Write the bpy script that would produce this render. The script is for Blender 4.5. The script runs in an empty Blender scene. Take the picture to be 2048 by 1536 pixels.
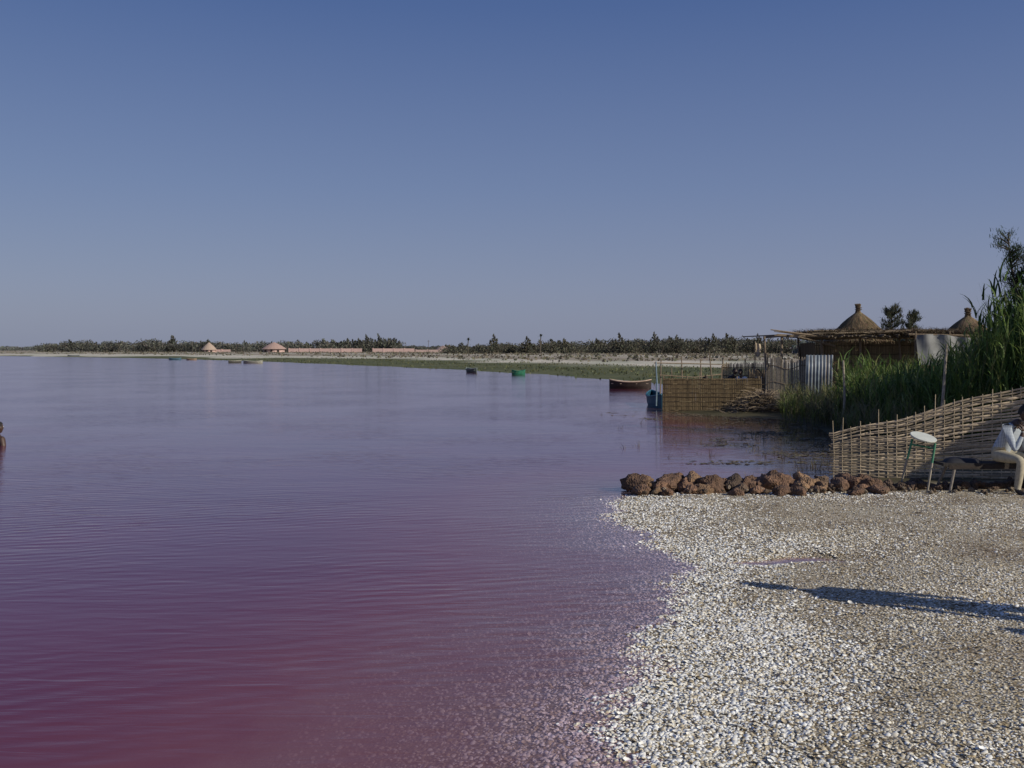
import bpy, math, random
import numpy as np
from mathutils import Vector, Matrix, noise
random.seed(7); rng=np.random.default_rng(7)
scene=bpy.context.scene
COL=scene.collection
# ------------------------------------------------------------------ camera
cam_d=bpy.data.cameras.new("camera"); cam=bpy.data.objects.new("camera",cam_d); COL.objects.link(cam)
cam.location=(0,0,2.0); cam.rotation_euler=(math.radians(90),0,0)
cam_d.lens=34.58; cam_d.sensor_width=36; cam_d.shift_y=-0.0342; cam_d.clip_end=9000; cam_d.clip_start=0.05
scene.camera=cam
scene.view_settings.view_transform='Standard'; scene.view_settings.look='None'; scene.view_settings.exposure=0
# ------------------------------------------------------------------ node helpers
def new_mat(name):
    m=bpy.data.materials.new(name); m.use_nodes=True; nt=m.node_tree; nt.nodes.clear(); return m,nt
def N(nt,t,ins=None,**kw):
    n=nt.nodes.new(t)
    for k,v in kw.items(): setattr(n,k,v)
    if ins:
        for k,v in ins.items():
            s=n.inputs[k]
            if isinstance(v,bpy.types.NodeSocket): nt.links.new(v,s)
            elif hasattr(v,'__len__') and s.type=='RGBA' and len(v)==3: s.default_value=tuple(v)+(1,)
            else: s.default_value=v
    return n
def mathn(nt,op,a,b=0.0,c=None):
    n=nt.nodes.new('ShaderNodeMath'); n.operation=op
    for i,v in enumerate([a,b] if c is None else [a,b,c]):
        if isinstance(v,bpy.types.NodeSocket): nt.links.new(v,n.inputs[i])
        else: n.inputs[i].default_value=v
    return n.outputs[0]
def mixc(nt,bt,f,a,b):
    n=nt.nodes.new('ShaderNodeMix'); n.data_type='RGBA'; n.blend_type=bt
    for i,v in ((0,f),(6,a),(7,b)):
        if isinstance(v,bpy.types.NodeSocket): nt.links.new(v,n.inputs[i])
        else: n.inputs[i].default_value=v if i==0 else (tuple(v)+(1,) if len(v)==3 else v)
    return n.outputs[2]
def ramp(nt,f,stops):
    n=nt.nodes.new('ShaderNodeValToRGB'); e=n.color_ramp.elements
    while len(e)<len(stops): e.new(0.5)
    for i,(p,c) in enumerate(stops):
        e[i].position=p; e[i].color=(c,c,c,1) if isinstance(c,(int,float)) else tuple(c)+(1,)
    nt.links.new(f,n.inputs[0]); return n.outputs[0]
def out(nt,sh):
    o=nt.nodes.new('ShaderNodeOutputMaterial'); nt.links.new(sh,o.inputs[0])
def mat_vcol(name,rough=0.8,nscale=12,namt=0.35,bump=0.0,trans=0.0,spec=0.3):
    m,nt=new_mat(name)
    a=N(nt,'ShaderNodeAttribute',attribute_name='Col')
    tc=N(nt,'ShaderNodeTexCoord')
    no=N(nt,'ShaderNodeTexNoise',{'Vector':tc.outputs['Object'],'Scale':nscale,'Detail':4.0})
    r=ramp(nt,no.outputs[0],[(0.25,1-namt),(0.75,1+namt*0.6)])
    c=mixc(nt,'MULTIPLY',1.0,a.outputs['Color'],r)
    p=N(nt,'ShaderNodeBsdfPrincipled',{'Base Color':c,'Roughness':rough,'Specular IOR Level':spec})
    if bump>0:
        b=N(nt,'ShaderNodeBump',{'Height':no.outputs[0],'Strength':bump,'Distance':0.02}); nt.links.new(b.outputs[0],p.inputs['Normal'])
    sh=p.outputs[0]
    if trans>0:
        t=N(nt,'ShaderNodeBsdfTranslucent',{'Color':c}); mx=N(nt,'ShaderNodeMixShader',{0:trans}); nt.links.new(sh,mx.inputs[1]); nt.links.new(t.outputs[0],mx.inputs[2]); sh=mx.outputs[0]
    out(nt,sh); return m
def mat_plain(name,col,rough=0.7,nscale=8,namt=0.3,metal=0.0):
    m,nt=new_mat(name)
    tc=N(nt,'ShaderNodeTexCoord')
    no=N(nt,'ShaderNodeTexNoise',{'Vector':tc.outputs['Object'],'Scale':nscale,'Detail':5.0})
    r=ramp(nt,no.outputs[0],[(0.3,1-namt),(0.7,1.0+namt*0.4)])
    c=mixc(nt,'MULTIPLY',1.0,col,r)
    b=N(nt,'ShaderNodeBump',{'Height':no.outputs[0],'Strength':0.2,'Distance':0.01})
    p=N(nt,'ShaderNodeBsdfPrincipled',{'Base Color':c,'Roughness':rough,'Metallic':metal,'Normal':b.outputs[0]})
    out(nt,p.outputs[0]); return m
M_STRAW=mat_vcol('straw',0.85,25,0.3)
M_WOOD=mat_vcol('weathered_wood',0.85,20,0.35,0.3)
M_LEAF=mat_vcol('leaf',0.55,6,0.3,trans=0.35)
M_FAR=mat_vcol('far_foliage',0.9,0.6,0.35,trans=0.3)
M_SHELL=mat_vcol('shell',0.5,60,0.15)
M_PAINT=mat_vcol('old_paint',0.6,6,0.35)
M_ROCK,nt=new_mat('lava_rock')
tc=N(nt,'ShaderNodeTexCoord'); a=N(nt,'ShaderNodeAttribute',attribute_name='Col')
vo=N(nt,'ShaderNodeTexVoronoi',{'Vector':tc.outputs['Object'],'Scale':38.0}); no=N(nt,'ShaderNodeTexNoise',{'Vector':tc.outputs['Object'],'Scale':18.0,'Detail':6.0})
c=mixc(nt,'MULTIPLY',1.0,a.outputs['Color'],ramp(nt,no.outputs[0],[(0.3,0.5),(0.7,1.35)]))
c=mixc(nt,'MULTIPLY',0.6,c,ramp(nt,vo.outputs[0],[(0.0,0.3),(0.5,1.1)]))
hh=mathn(nt,'ADD',vo.outputs[0],no.outputs[0])
b=N(nt,'ShaderNodeBump',{'Height':hh,'Strength':0.8,'Distance':0.025})
p=N(nt,'ShaderNodeBsdfPrincipled',{'Base Color':c,'Roughness':0.9,'Normal':b.outputs[0]}); out(nt,p.outputs[0])
# ------------------------------------------------------------------ mesh helpers
def link(o,parent=None):
    COL.objects.link(o)
    if parent: o.parent=parent
    return o
def np_mesh(name,V,F,C=None,mat=None,smooth=False,parent=None,attrs=None):
    V=np.asarray(V,dtype=np.float32); F=np.asarray(F,dtype=np.int32); k=F.shape[1]
    me=bpy.data.meshes.new(name)
    me.vertices.add(len(V)); me.vertices.foreach_set('co',V.ravel())
    me.loops.add(F.size); me.loops.foreach_set('vertex_index',F.ravel())
    me.polygons.add(len(F)); me.polygons.foreach_set('loop_start',np.arange(0,F.size,k,dtype=np.int32))
    try: me.polygons.foreach_set('loop_total',np.full(len(F),k,dtype=np.int32))
    except Exception: pass
    if smooth: me.polygons.foreach_set('use_smooth',np.ones(len(F),dtype=bool))
    me.update(calc_edges=True)
    if C is not None:
        at=me.color_attributes.new('Col','FLOAT_COLOR','POINT')
        c4=np.ones((len(V),4),dtype=np.float32); c4[:,:3]=C; at.data.foreach_set('color',c4.ravel())
    for k2,v in (attrs or {}).items():
        at=me.attributes.new(k2,'FLOAT','POINT'); at.data.foreach_set('value',np.asarray(v,dtype=np.float32))
    o=bpy.data.objects.new(name,me)
    if mat: me.materials.append(mat)
    return link(o,parent)
class MB:
    def __init__(s): s.V=[];s.F=[];s.C=[]
    def tube(s,pts,rad,col,n=6,cap=True,flat=1.0,up=None):
        pts=[Vector(p) for p in pts]
        if not hasattr(rad,'__len__'): rad=[rad]*len(pts)
        base=len(s.V)
        for i,p in enumerate(pts):
            t=(pts[min(i+1,len(pts)-1)]-pts[max(i-1,0)]); t.normalize()
            ref=Vector(up) if up else (Vector((0,0,1)) if abs(t.z)<0.85 else Vector((0,1,0)))
            u=t.cross(ref).normalized(); w=t.cross(u).normalized()
            for j in range(n):
                a=2*math.pi*j/n
                s.V.append(tuple(p+u*math.cos(a)*rad[i]*flat+w*math.sin(a)*rad[i])); s.C.append(col)
        for i in range(len(pts)-1):
            for j in range(n):
                a=base+i*n+j; b=base+i*n+(j+1)%n
                s.F.append((a,b,b+n,a+n))
        if cap:
            s.F.append(tuple(base+j for j in range(n))[::-1]); s.F.append(tuple(base+(len(pts)-1)*n+j for j in range(n)))
    def box(s,c,size,col,rz=0,M=None):
        base=len(s.V); R=M if M is not None else Matrix.Rotation(rz,3,'Z')
        for dx in (-.5,.5):
            for dy in (-.5,.5):
                for dz in (-.5,.5):
                    s.V.append(tuple(Vector(c)+R@Vector((dx*size[0],dy*size[1],dz*size[2])))); s.C.append(col)
        for f in ((0,1,3,2),(4,6,7,5),(0,4,5,1),(2,3,7,6),(0,2,6,4),(1,5,7,3)): s.F.append(tuple(base+i for i in f))
    def obj(s,name,mat,parent=None,smooth=False):
        me=bpy.data.meshes.new(name); me.from_pydata(s.V,[],s.F); me.update()
        at=me.color_attributes.new('Col','FLOAT_COLOR','POINT')
        at.data.foreach_set('color',np.array([tuple(c)+(1,) for c in s.C],dtype=np.float32).ravel())
        me.materials.append(mat)
        if smooth: me.polygons.foreach_set('use_smooth',np.ones(len(me.polygons),dtype=bool))
        return link(bpy.data.objects.new(name,me),parent)
def empty(name,loc=(0,0,0)):
    o=bpy.data.objects.new(name,None); o.location=(0,0,0); return link(o)
def jit(c,a=0.2):
    k=1+random.uniform(-a,a); return (c[0]*k,c[1]*k,c[2]*k)
def njit(c,n,a=0.25):
    return np.array(c)[None,:]*(1+rng.uniform(-a,a,(n,1)))*(1+rng.uniform(-a*.25,a*.25,(n,3)))
def blades(base,az,lean,L,W,C,droop=0.1,seg=4):
    n=len(base); ts=np.linspace(0,1,seg+1)
    d=np.stack([np.cos(az),np.sin(az),0*az],1); sa=az+math.pi/2+rng.uniform(-1.0,1.0,n)
    sd=np.stack([np.cos(sa),np.sin(sa),0*sa],1)
    Vs=[]
    for t in ts:
        c=base+d*(L*lean*t**1.6)[:,None]; c[:,2]+=L*(t*np.sqrt(np.clip(1-lean**2,0.05,1))-droop*t**2.6)
        w=(W*0.5*max((1-t),0.04)**0.6)[:,None]
        Vs+= [c-sd*w,c+sd*w]
    V=np.stack(Vs,1).reshape(-1,3); k=2*(seg+1)
    f=np.array([[2*i,2*i+1,2*i+3,2*i+2] for i in range(seg)])
    F=(np.arange(n)[:,None,None]*k+f[None]).reshape(-1,4)
    return V,F,np.repeat(C,k,0)
def leafquads(P,S,C,flatten=1.0,elong=1.0):
    n=len(P); a=rng.normal(size=(n,3)); a/=np.linalg.norm(a,axis=1)[:,None]
    a[:,2]*=elong; a/=np.linalg.norm(a,axis=1)[:,None]
    b=rng.normal(size=(n,3)); b=np.cross(a,b); b/=np.linalg.norm(b,axis=1)[:,None]
    S=np.asarray(S)[:,None]; a=a*S*elong; b=b*S*flatten
    V=np.stack([P-a-b*.3,P-b,P+a,P+b],1).reshape(-1,3)
    return V,np.arange(4*n).reshape(-1,4),np.repeat(C,4,0)
def join(parts):
    Vs,Fs,Cs=[],[],[];o=0
    for V,F,C in parts: Vs.append(V);Fs.append(F+o);Cs.append(C);o+=len(V)
    return np.concatenate(Vs),np.concatenate(Fs),np.concatenate(Cs)
# ------------------------------------------------------------------ shoreline and terrain
SY=np.array([-300,-60,-20,0,3,4.7,4.9,5.45,6.22,7.13,8.16,9.1,10.3,12.2,13.3,13.9,14.3,15.3,18,22,26,28,29.3,31,32.5,36,45,54,58.7,66.7,80,93.7,125,164,220,281,420,700,1500,4000])
SX=np.array([-120,-30,-10,-1.6,.15,.62,.66,.79,.97,1.25,1.56,1.70,1.47,1.38,1.62,1.9,4.7,5.2,6.0,7.2,8.0,7.7,6.0,5.2,5.4,7,8.4,8.9,8.2,6.0,1.2,-4.5,-21,-43.7,-85,-146,-420,-1300,-4000,-12000])
dy=np.concatenate([np.linspace(-300,3,60),np.linspace(3.1,60,400),np.geomspace(61,4000,140)])
dx=np.interp(dy,SY,SX)+np.where(dy<14,0.035*np.sin(dy*7.3)+0.02*np.sin(dy*17.1),0)+np.where(dy>60,0.6*np.sin(dy*.35)+.4*np.sin(dy*.9),0)
def xs(y): return np.interp(y,dy,dx)
def sdist(X,Y):
    X=X.ravel();Y=Y.ravel(); best=np.full(len(X),1e9)
    ax,ay,bx,by=dx[:-1],dy[:-1],dx[1:],dy[1:]
    for i in range(len(ax)):
        ux,uy=bx[i]-ax[i],by[i]-ay[i]; l=ux*ux+uy*uy
        t=np.clip(((X-ax[i])*ux+(Y-ay[i])*uy)/l,0,1)
        d=(X-ax[i]-t*ux)**2+(Y-ay[i]-t*uy)**2
        np.minimum(best,d,out=best)
    return np.sqrt(best)*np.where(X>xs(Y),1,-1)
def height(X,Y,D):
    bed=np.maximum(D*0.042-0.004*D*D,-1.2)
    land=0.07*(1-np.exp(-np.maximum(D,0)/1.6))+0.1*(1-np.exp(-np.maximum(D,0)/12))*(Y>14)
    h=np.where(D<0,bed,land)
    far=np.clip((Y-60)/60,0,1); h=h+far*np.clip(D/60,0,1)*0.5
    near=(Y<14)
    h=h+np.where(near&(D>-1.5),0.008*np.sin(X*2.1+Y*1.3)*np.sin(Y*2.7-X),0)
    h=h-0.085*np.exp(-((X-2.75)/0.6)**2-((Y-9.25-0.08*np.sin(X*5))/0.13)**2)
    h=h+0.004*np.sin(X*9+2*np.sin(Y*6))*np.sin(Y*11)*near
    return h
ang=np.radians(np.concatenate([np.linspace(-180,-36,60)[:-1],np.linspace(-36,36,721),np.linspace(36,180,60)[1:]]))
rad=np.geomspace(0.6,5000,620)
R,A=np.meshgrid(rad,ang,indexing='ij'); GX=(R*np.sin(A)).ravel(); GY=(R*np.cos(A)).ravel()
D=sdist(GX,GY); GZ=height(GX,GY,D)
na=len(ang); i,j=np.meshgrid(np.arange(len(rad)-1),np.arange(na-1),indexing='ij'); i=i.ravel();j=j.ravel()
QF=np.stack([i*na+j,i*na+j+1,(i+1)*na+j+1,(i+1)*na+j],1)
_a=np.array([GX[QF[5000]],GY[QF[5000]]]).T; _s=(_a[1,0]-_a[0,0])*(_a[2,1]-_a[0,1])-(_a[1,1]-_a[0,1])*(_a[2,0]-_a[0,0])
if _s<0: QF=QF[:,::-1].copy()
# colour zones
def sm(x,a,b): t=np.clip((x-a)/(b-a),0,1); return (t*t*(3-2*t))
wob=3*np.sin(GX*.11+1)+2.2*np.sin(GX*.31+GY*.13)+1.5*np.sin(GY*.21-GX*.07)
gc=np.zeros((len(GX),3)); 
shell=np.array([.36,.31,.235]); mud=np.array([.10,.085,.05]); green=np.array([.12,.13,.06]); white=np.array([.62,.59,.52]); plain=np.array([.36,.31,.255])
nearw=1-sm(GY,13.8,14.6)
gc[:]=mud
Dp=D+wob
narrow=1-0.45*sm(-GX,20,60)-0.5*sm(-GX,80,130)
gfar=sm(GY,36,52)[:,None]
fc=green+(white-green)*sm(Dp,17*narrow,22*narrow)[:,None]
fc=fc+(plain-fc)*sm(Dp,32,40)[:,None]
fc=fc+(white-fc)*(0.8*np.exp(-((Dp-70)/12)**2))[:,None]
gc=gc*(1-gfar)+fc*gfar
gc=gc*(1-nearw[:,None])+shell*nearw[:,None]
m,nt=new_mat('ground_mat')
at=N(nt,'ShaderNodeAttribute',attribute_name='Col'); sh=N(nt,'ShaderNodeAttribute',attribute_name='shellmask'); inl=N(nt,'ShaderNodeAttribute',attribute_name='inland')
geo=N(nt,'ShaderNodeTexCoord'); P=geo.outputs['Object']
v=N(nt,'ShaderNodeTexVoronoi',{'Vector':P,'Scale':52.0,'Randomness':1.0})
cellr=N(nt,'ShaderNodeSeparateColor',{0:v.outputs['Color']})
c1=ramp(nt,cellr.outputs[0],[(0.0,(.24,.19,.12)),(0.35,(.44,.37,.25)),(0.6,(.62,.55,.42)),(1.0,(.86,.82,.72))])
c1=mixc(nt,'MULTIPLY',0.7,c1,ramp(nt,v.outputs['Distance'],[(0.0,1.0),(0.35,0.9),(0.62,0.4)]))  # crevices between shell cells darkened in the colour, as painted shading
n1=N(nt,'ShaderNodeTexNoise',{'Vector':P,'Scale':0.9,'Detail':6.0,'Roughness':0.6})
c1=mixc(nt,'MULTIPLY',0.9,c1,ramp(nt,n1.outputs[0],[(0.32,(.55,.47,.41)),(0.5,(.92,.86,.78)),(0.68,(1.15,1.15,1.12))]))
n2=N(nt,'ShaderNodeTexNoise',{'Vector':P,'Scale':1.3,'Detail':8.0,'Roughness':0.65})
c2=mixc(nt,'MULTIPLY',1.0,at.outputs['Color'],ramp(nt,n2.outputs[0],[(0.28,(.5,.5,.5)),(0.72,(1.35,1.3,1.2))]))
n3=N(nt,'ShaderNodeTexNoise',{'Vector':P,'Scale':0.12,'Detail':5.0})
c2=mixc(nt,'MULTIPLY',0.8,c2,ramp(nt,n3.outputs[0],[(0.35,(.65,.72,.6)),(0.6,(1.1,1.05,1.0))]))
cc=mixc(nt,'MIX',sh.outputs['Fac'],c2,c1)
hh=mathn(nt,'ADD',mathn(nt,'MULTIPLY',mathn(nt,'SUBTRACT',0.6,v.outputs['Distance']),sh.outputs['Fac']),mathn(nt,'MULTIPLY',n2.outputs[0],0.6))
b=N(nt,'ShaderNodeBump',{'Height':hh,'Strength':0.7,'Distance':0.012})
p=N(nt,'ShaderNodeBsdfPrincipled',{'Base Color':cc,'Roughness':0.85,'Specular IOR Level':0.2,'Normal':b.outputs[0]}); out(nt,p.outputs[0])
np_mesh('ground',np.stack([GX,GY,GZ],1),QF,gc,m,True,attrs={'shellmask':nearw,'inland':D})
# ------------------------------------------------------------------ water
wz=GZ[QF].min(1)<0.02
WF=QF[wz]; used,inv=np.unique(WF,return_inverse=True)
WF=inv.reshape(-1,4); WV=np.stack([GX[used],GY[used],np.zeros(len(used))],1)
ux_,uy_=GX[used],GY[used]
mud_reflection=sm(uy_,14.5,17)*(1-sm(uy_,33,36))*sm(ux_-(1.6+uy_*.11)+.5*np.sin(uy_*1.7+ux_)+.3*np.sin(uy_*3.9-ux_*2),-.6,1.6)  # inlet mask: muddy tint plus dark bank reflections painted into the water
m,nt=new_mat('pink_water')
dep=N(nt,'ShaderNodeAttribute',attribute_name='depth'); mk=N(nt,'ShaderNodeAttribute',attribute_name='mud_reflection'); tc=N(nt,'ShaderNodeTexCoord'); P=tc.outputs['Object']
mp=N(nt,'ShaderNodeMapping',{'Vector':P,'Rotation':(0,0,math.radians(-28)),'Scale':(0.55,2.6,1)})
w1=N(nt,'ShaderNodeTexNoise',{'Vector':mp.outputs[0],'Scale':3.0,'Detail':3.0,'Roughness':0.5,'Distortion':0.4})
mp2=N(nt,'ShaderNodeMapping',{'Vector':P,'Rotation':(0,0,math.radians(12)),'Scale':(0.25,1.0,1)})
w2=N(nt,'ShaderNodeTexNoise',{'Vector':mp2.outputs[0],'Scale':1.0,'Detail':2.0})
mp3=N(nt,'ShaderNodeMapping',{'Vector':P,'Rotation':(0,0,math.radians(-20)),'Scale':(1,1,1)})
w3=N(nt,'ShaderNodeTexWave',{'Vector':mp3.outputs[0],'Scale':1.7,'Distortion':7.0,'Detail':2.0,'Detail Scale':0.5},bands_direction='Y')
wm=N(nt,'ShaderNodeTexNoise',{'Vector':P,'Scale':0.22,'Detail':2.0})
wamp=ramp(nt,wm.outputs[0],[(0.4,0.1),(0.62,1.0)])
h=mathn(nt,'ADD',mathn(nt,'ADD',mathn(nt,'MULTIPLY',w1.outputs[0],mathn(nt,'ADD',mathn(nt,'MULTIPLY',wamp,.7),.5)),mathn(nt,'MULTIPLY',w2.outputs[0],1.2)),mathn(nt,'MULTIPLY',w3.outputs[0],mathn(nt,'MULTIPLY',wamp,0.26)))
bp=N(nt,'ShaderNodeBump',{'Height':h,'Strength':0.26,'Distance':0.03})
# Schlick reflectance, the same from above and below the surface
ge=N(nt,'ShaderNodeNewGeometry'); dt=N(nt,'ShaderNodeVectorMath',{0:ge.outputs['Incoming'],1:bp.outputs[0]},operation='DOT_PRODUCT')
ca=mathn(nt,'MINIMUM',mathn(nt,'ABSOLUTE',dt.outputs['Value']),1.0)
fr=mathn(nt,'ADD',mathn(nt,'MULTIPLY',mathn(nt,'POWER',mathn(nt,'SUBTRACT',1.0,ca),5.0),0.98),0.02)
gl=N(nt,'ShaderNodeBsdfGlossy',{'Roughness':0.09,'Normal':bp.outputs[0],'Color':(1.0,0.94,0.97,1)})
patch=N(nt,'ShaderNodeTexNoise',{'Vector':P,'Scale':0.35,'Detail':3.0})
deepc=ramp(nt,patch.outputs[0],[(0.3,(.105,.023,.050)),(0.7,(.14,.031,.066))])
sn=N(nt,'ShaderNodeTexNoise',{'Vector':P,'Scale':2.6,'Detail':6.0,'Roughness':.6})
dj=mathn(nt,'ADD',dep.outputs['Fac'],mathn(nt,'MULTIPLY',mathn(nt,'SUBTRACT',sn.outputs[0],0.5),0.06))
shallowc=ramp(nt,mathn(nt,'MULTIPLY',dj,4.0),[(0.0,(.34,.24,.25)),(0.16,(.27,.135,.145)),(0.45,(.205,.062,.078)),(0.8,(.155,.036,.058))])
dc=N(nt,'ShaderNodeMapRange',{'Value':dj,'From Min':0.10,'From Max':0.30,'To Min':0.0,'To Max':1.0})
bc=mixc(nt,'MIX',dc.outputs[0],shallowc,deepc)
bc=mixc(nt,'MIX',mathn(nt,'MULTIPLY',mk.outputs['Fac'],.85),bc,(.045,.033,.020))  # brown body colour covers both mud and the painted dark reflections
df=N(nt,'ShaderNodeBsdfDiffuse',{'Color':bc})
tr=N(nt,'ShaderNodeBsdfTransparent',{'Color':(0.92,0.82,0.88,1)})
op=mathn(nt,'SUBTRACT',1.0,mathn(nt,'POWER',2.718,mathn(nt,'MULTIPLY',mathn(nt,'ADD',mathn(nt,'MAXIMUM',dep.outputs['Fac'],0.0),0.002),-19.0)))
body=N(nt,'ShaderNodeMixShader',{0:op}); nt.links.new(tr.outputs[0],body.inputs[1]); nt.links.new(df.outputs[0],body.inputs[2])
fin=N(nt,'ShaderNodeMixShader',{0:fr}); nt.links.new(body.outputs[0],fin.inputs[1]); nt.links.new(gl.outputs[0],fin.inputs[2])
out(nt,fin.outputs[0])
np_mesh('lake_water',WV,WF,None,m,True,attrs={'depth':-GZ[used],'mud_reflection':mud_reflection})
# ------------------------------------------------------------------ shells
def gh(X,Y):
    X=np.asarray(X,float);Y=np.asarray(Y,float); d=sdist(X,Y); return height(X,Y,d),d
n=150000
u=rng.random(n); y=4.2*(13.5/4.2)**(u**0.85); x=-1.2+ (0.56*y+1.7)*rng.random(n)
z,d=gh(x,y)
pat=np.sin(x*1.7+y*.9)+np.sin(y*2.3-x*1.1+1)+.6*np.sin(x*5.1+2)*np.sin(y*4.3)
keep=(d>-2.0)&(rng.random(n)<np.where(d>0,np.where(d<0.8,1,0.60+0.38*np.tanh(pat)),np.exp(np.minimum(d,0)/0.8)))&(z>-0.1)
x,y,z,d,pat=[q[keep] for q in (x,y,z,d,pat)]; n=len(x)
edge=d<(0.5+0.9*rng.random(n)**1.5+.25*pat)
s=rng.lognormal(-4.74,0.38,n)*np.where(edge,1.10,0.88)*(1+0.015*y); s=np.clip(s,.004,.021)
ring=6; a=np.arange(ring)*2*math.pi/ring
tv=[(math.cos(q)*1.0,math.sin(q)*.78,0) for q in a]+[(math.cos(q)*.68+.05,math.sin(q)*.52,.30) for q in a]+[(0.1,0,.42)]
tv=np.array(tv); tf=[]
for k in range(ring):
    k2=(k+1)%ring; tf+= [(k,k2,ring+k2),(k,ring+k2,ring+k),(ring+k,ring+k2,2*ring)]
tf=np.array(tf)
flip=rng.random(n)<0.15
rz=rng.uniform(0,6.28,n); tx=rng.normal(0,.22,n); ty=rng.normal(0,.22,n)
L=tv[None]*s[:,None,None]; L=L*(1+rng.uniform(-.12,.12,L.shape)); L[flip,:,2]*=-0.8; L[flip,:,2]+=(0.45*s[flip])[:,None]
X0,Y0,Z0=L[...,0],L[...,1],L[...,2]
cz,sz=np.cos(rz)[:,None],np.sin(rz)[:,None]
Z1=Z0+X0*tx[:,None]+Y0*ty[:,None]
V=np.stack([X0*cz-Y0*sz+x[:,None],X0*sz+Y0*cz+y[:,None],Z1+z[:,None]+0.002],2).reshape(-1,3)
F=(np.arange(n)[:,None,None]*len(tv)+tf[None]).reshape(-1,3)
pal=np.array([[.84,.81,.73],[.72,.66,.53],[.57,.48,.33],[.40,.32,.19],[.90,.89,.84],[.28,.23,.15]])
pw_s=np.array([.34,.24,.12,.03,.25,.02]); pw_i=np.array([.20,.33,.27,.09,.07,.04])
ci=np.where(edge,rng.choice(6,n,p=pw_s/pw_s.sum()),rng.choice(6,n,p=pw_i/pw_i.sum()))
C=pal[ci]*(1+rng.uniform(-.15,.12,(n,1)))
patch_tone=np.where(edge,1.0,0.90+0.13*np.tanh(pat)); C=C*patch_tone[:,None]  # inland shell colour runs darker and paler in patches
np_mesh('seashells',V,F,np.repeat(C,len(tv),0),M_SHELL,True)
del V,F,L,X0,Y0,Z0,Z1
mb=MB()
for i in range(260):
    y_=random.uniform(4.6,12.5); x_=float(xs(y_))+random.uniform(.2,4.5)
    if x_>y_*.56: continue
    z_=float(gh([x_],[y_])[0][0])+.015; a_=random.uniform(0,6.28); l=random.uniform(.02,.10)
    mb.tube([(x_,y_,z_),(x_+l*.5*math.cos(a_),y_+l*.5*math.sin(a_),z_+.012),(x_+l*math.cos(a_+.5),y_+l*math.sin(a_+.5),z_)],[.003,.003,.0015],jit((.09,.06,.04),.4),4)
mb.obj('driftwood_twigs',M_WOOD)
# ------------------------------------------------------------------ rocks
import bmesh
def rock(cx,cy,cz,r,sx=1,sy=1,sz=.8,seed=0,col=(.13,.075,.045),sub=3):
    bm=bmesh.new(); bmesh.ops.create_icosphere(bm,subdivisions=sub,radius=1)
    rz=random.uniform(0,6.28); cr,sr=math.cos(rz),math.sin(rz)
    V=[];
    for v in bm.verts:
        p=v.co.copy(); k=1+0.5*noise.noise(p*1.1+Vector((seed*3.1,0,0)))+0.42*noise.noise(p*2.3+Vector((0,seed*1.7,0)))+0.16*noise.noise(p*7+Vector((seed,0,0)))
        p*=k*r; p=Vector((p.x*sx,p.y*sy,p.z*sz)); V.append((p.x*cr-p.y*sr+cx,p.x*sr+p.y*cr+cy,p.z+cz))
    F=[[v.index for v in f.verts] for f in bm.faces]; bm.free()
    c=np.array([jit(col,.25)]*len(V)); return np.array(V),np.array(F),c
parts=[]; k=0; X=1.72
while X<4.95:
    r=random.uniform(.085,.15); k+=1
    c=random.choice([(.17,.095,.058),(.14,.08,.05),(.23,.14,.08),(.12,.08,.055)])
    parts.append(rock(X,13.75+random.uniform(-.1,.18),r*.75,r,1.3,1,.9,k,c))
    if random.random()<.65: k+=1; parts.append(rock(X+.05,13.5+random.uniform(-.25,.1),.05,r*.8,1.2,1,.8,k,c))
    if random.random()<.6: k+=1; parts.append(rock(X-.05,14.0,.12,r*.95,1.2,1,.95,k,c))
    X+=r*1.45
while X<8:
    r=random.uniform(.07,.115); k+=1
    parts.append(rock(X,13.78+random.uniform(-.08,.1),r*.7,r,1.2,1,.9,k,random.choice([(.12,.075,.05),(.09,.06,.04)])))
    X+=r*1.4
for q in range(90):
    px_=random.uniform(1.7,7.5); parts.append(rock(px_,13.45+random.gauss(0,.12),.075,random.uniform(.015,.05),1,1,.8,q,random.choice([(.12,.08,.05),(.22,.17,.12)]),1))
V,F,C=join(parts); np_mesh('rock_border',V,F,C,M_ROCK,True)
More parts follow.
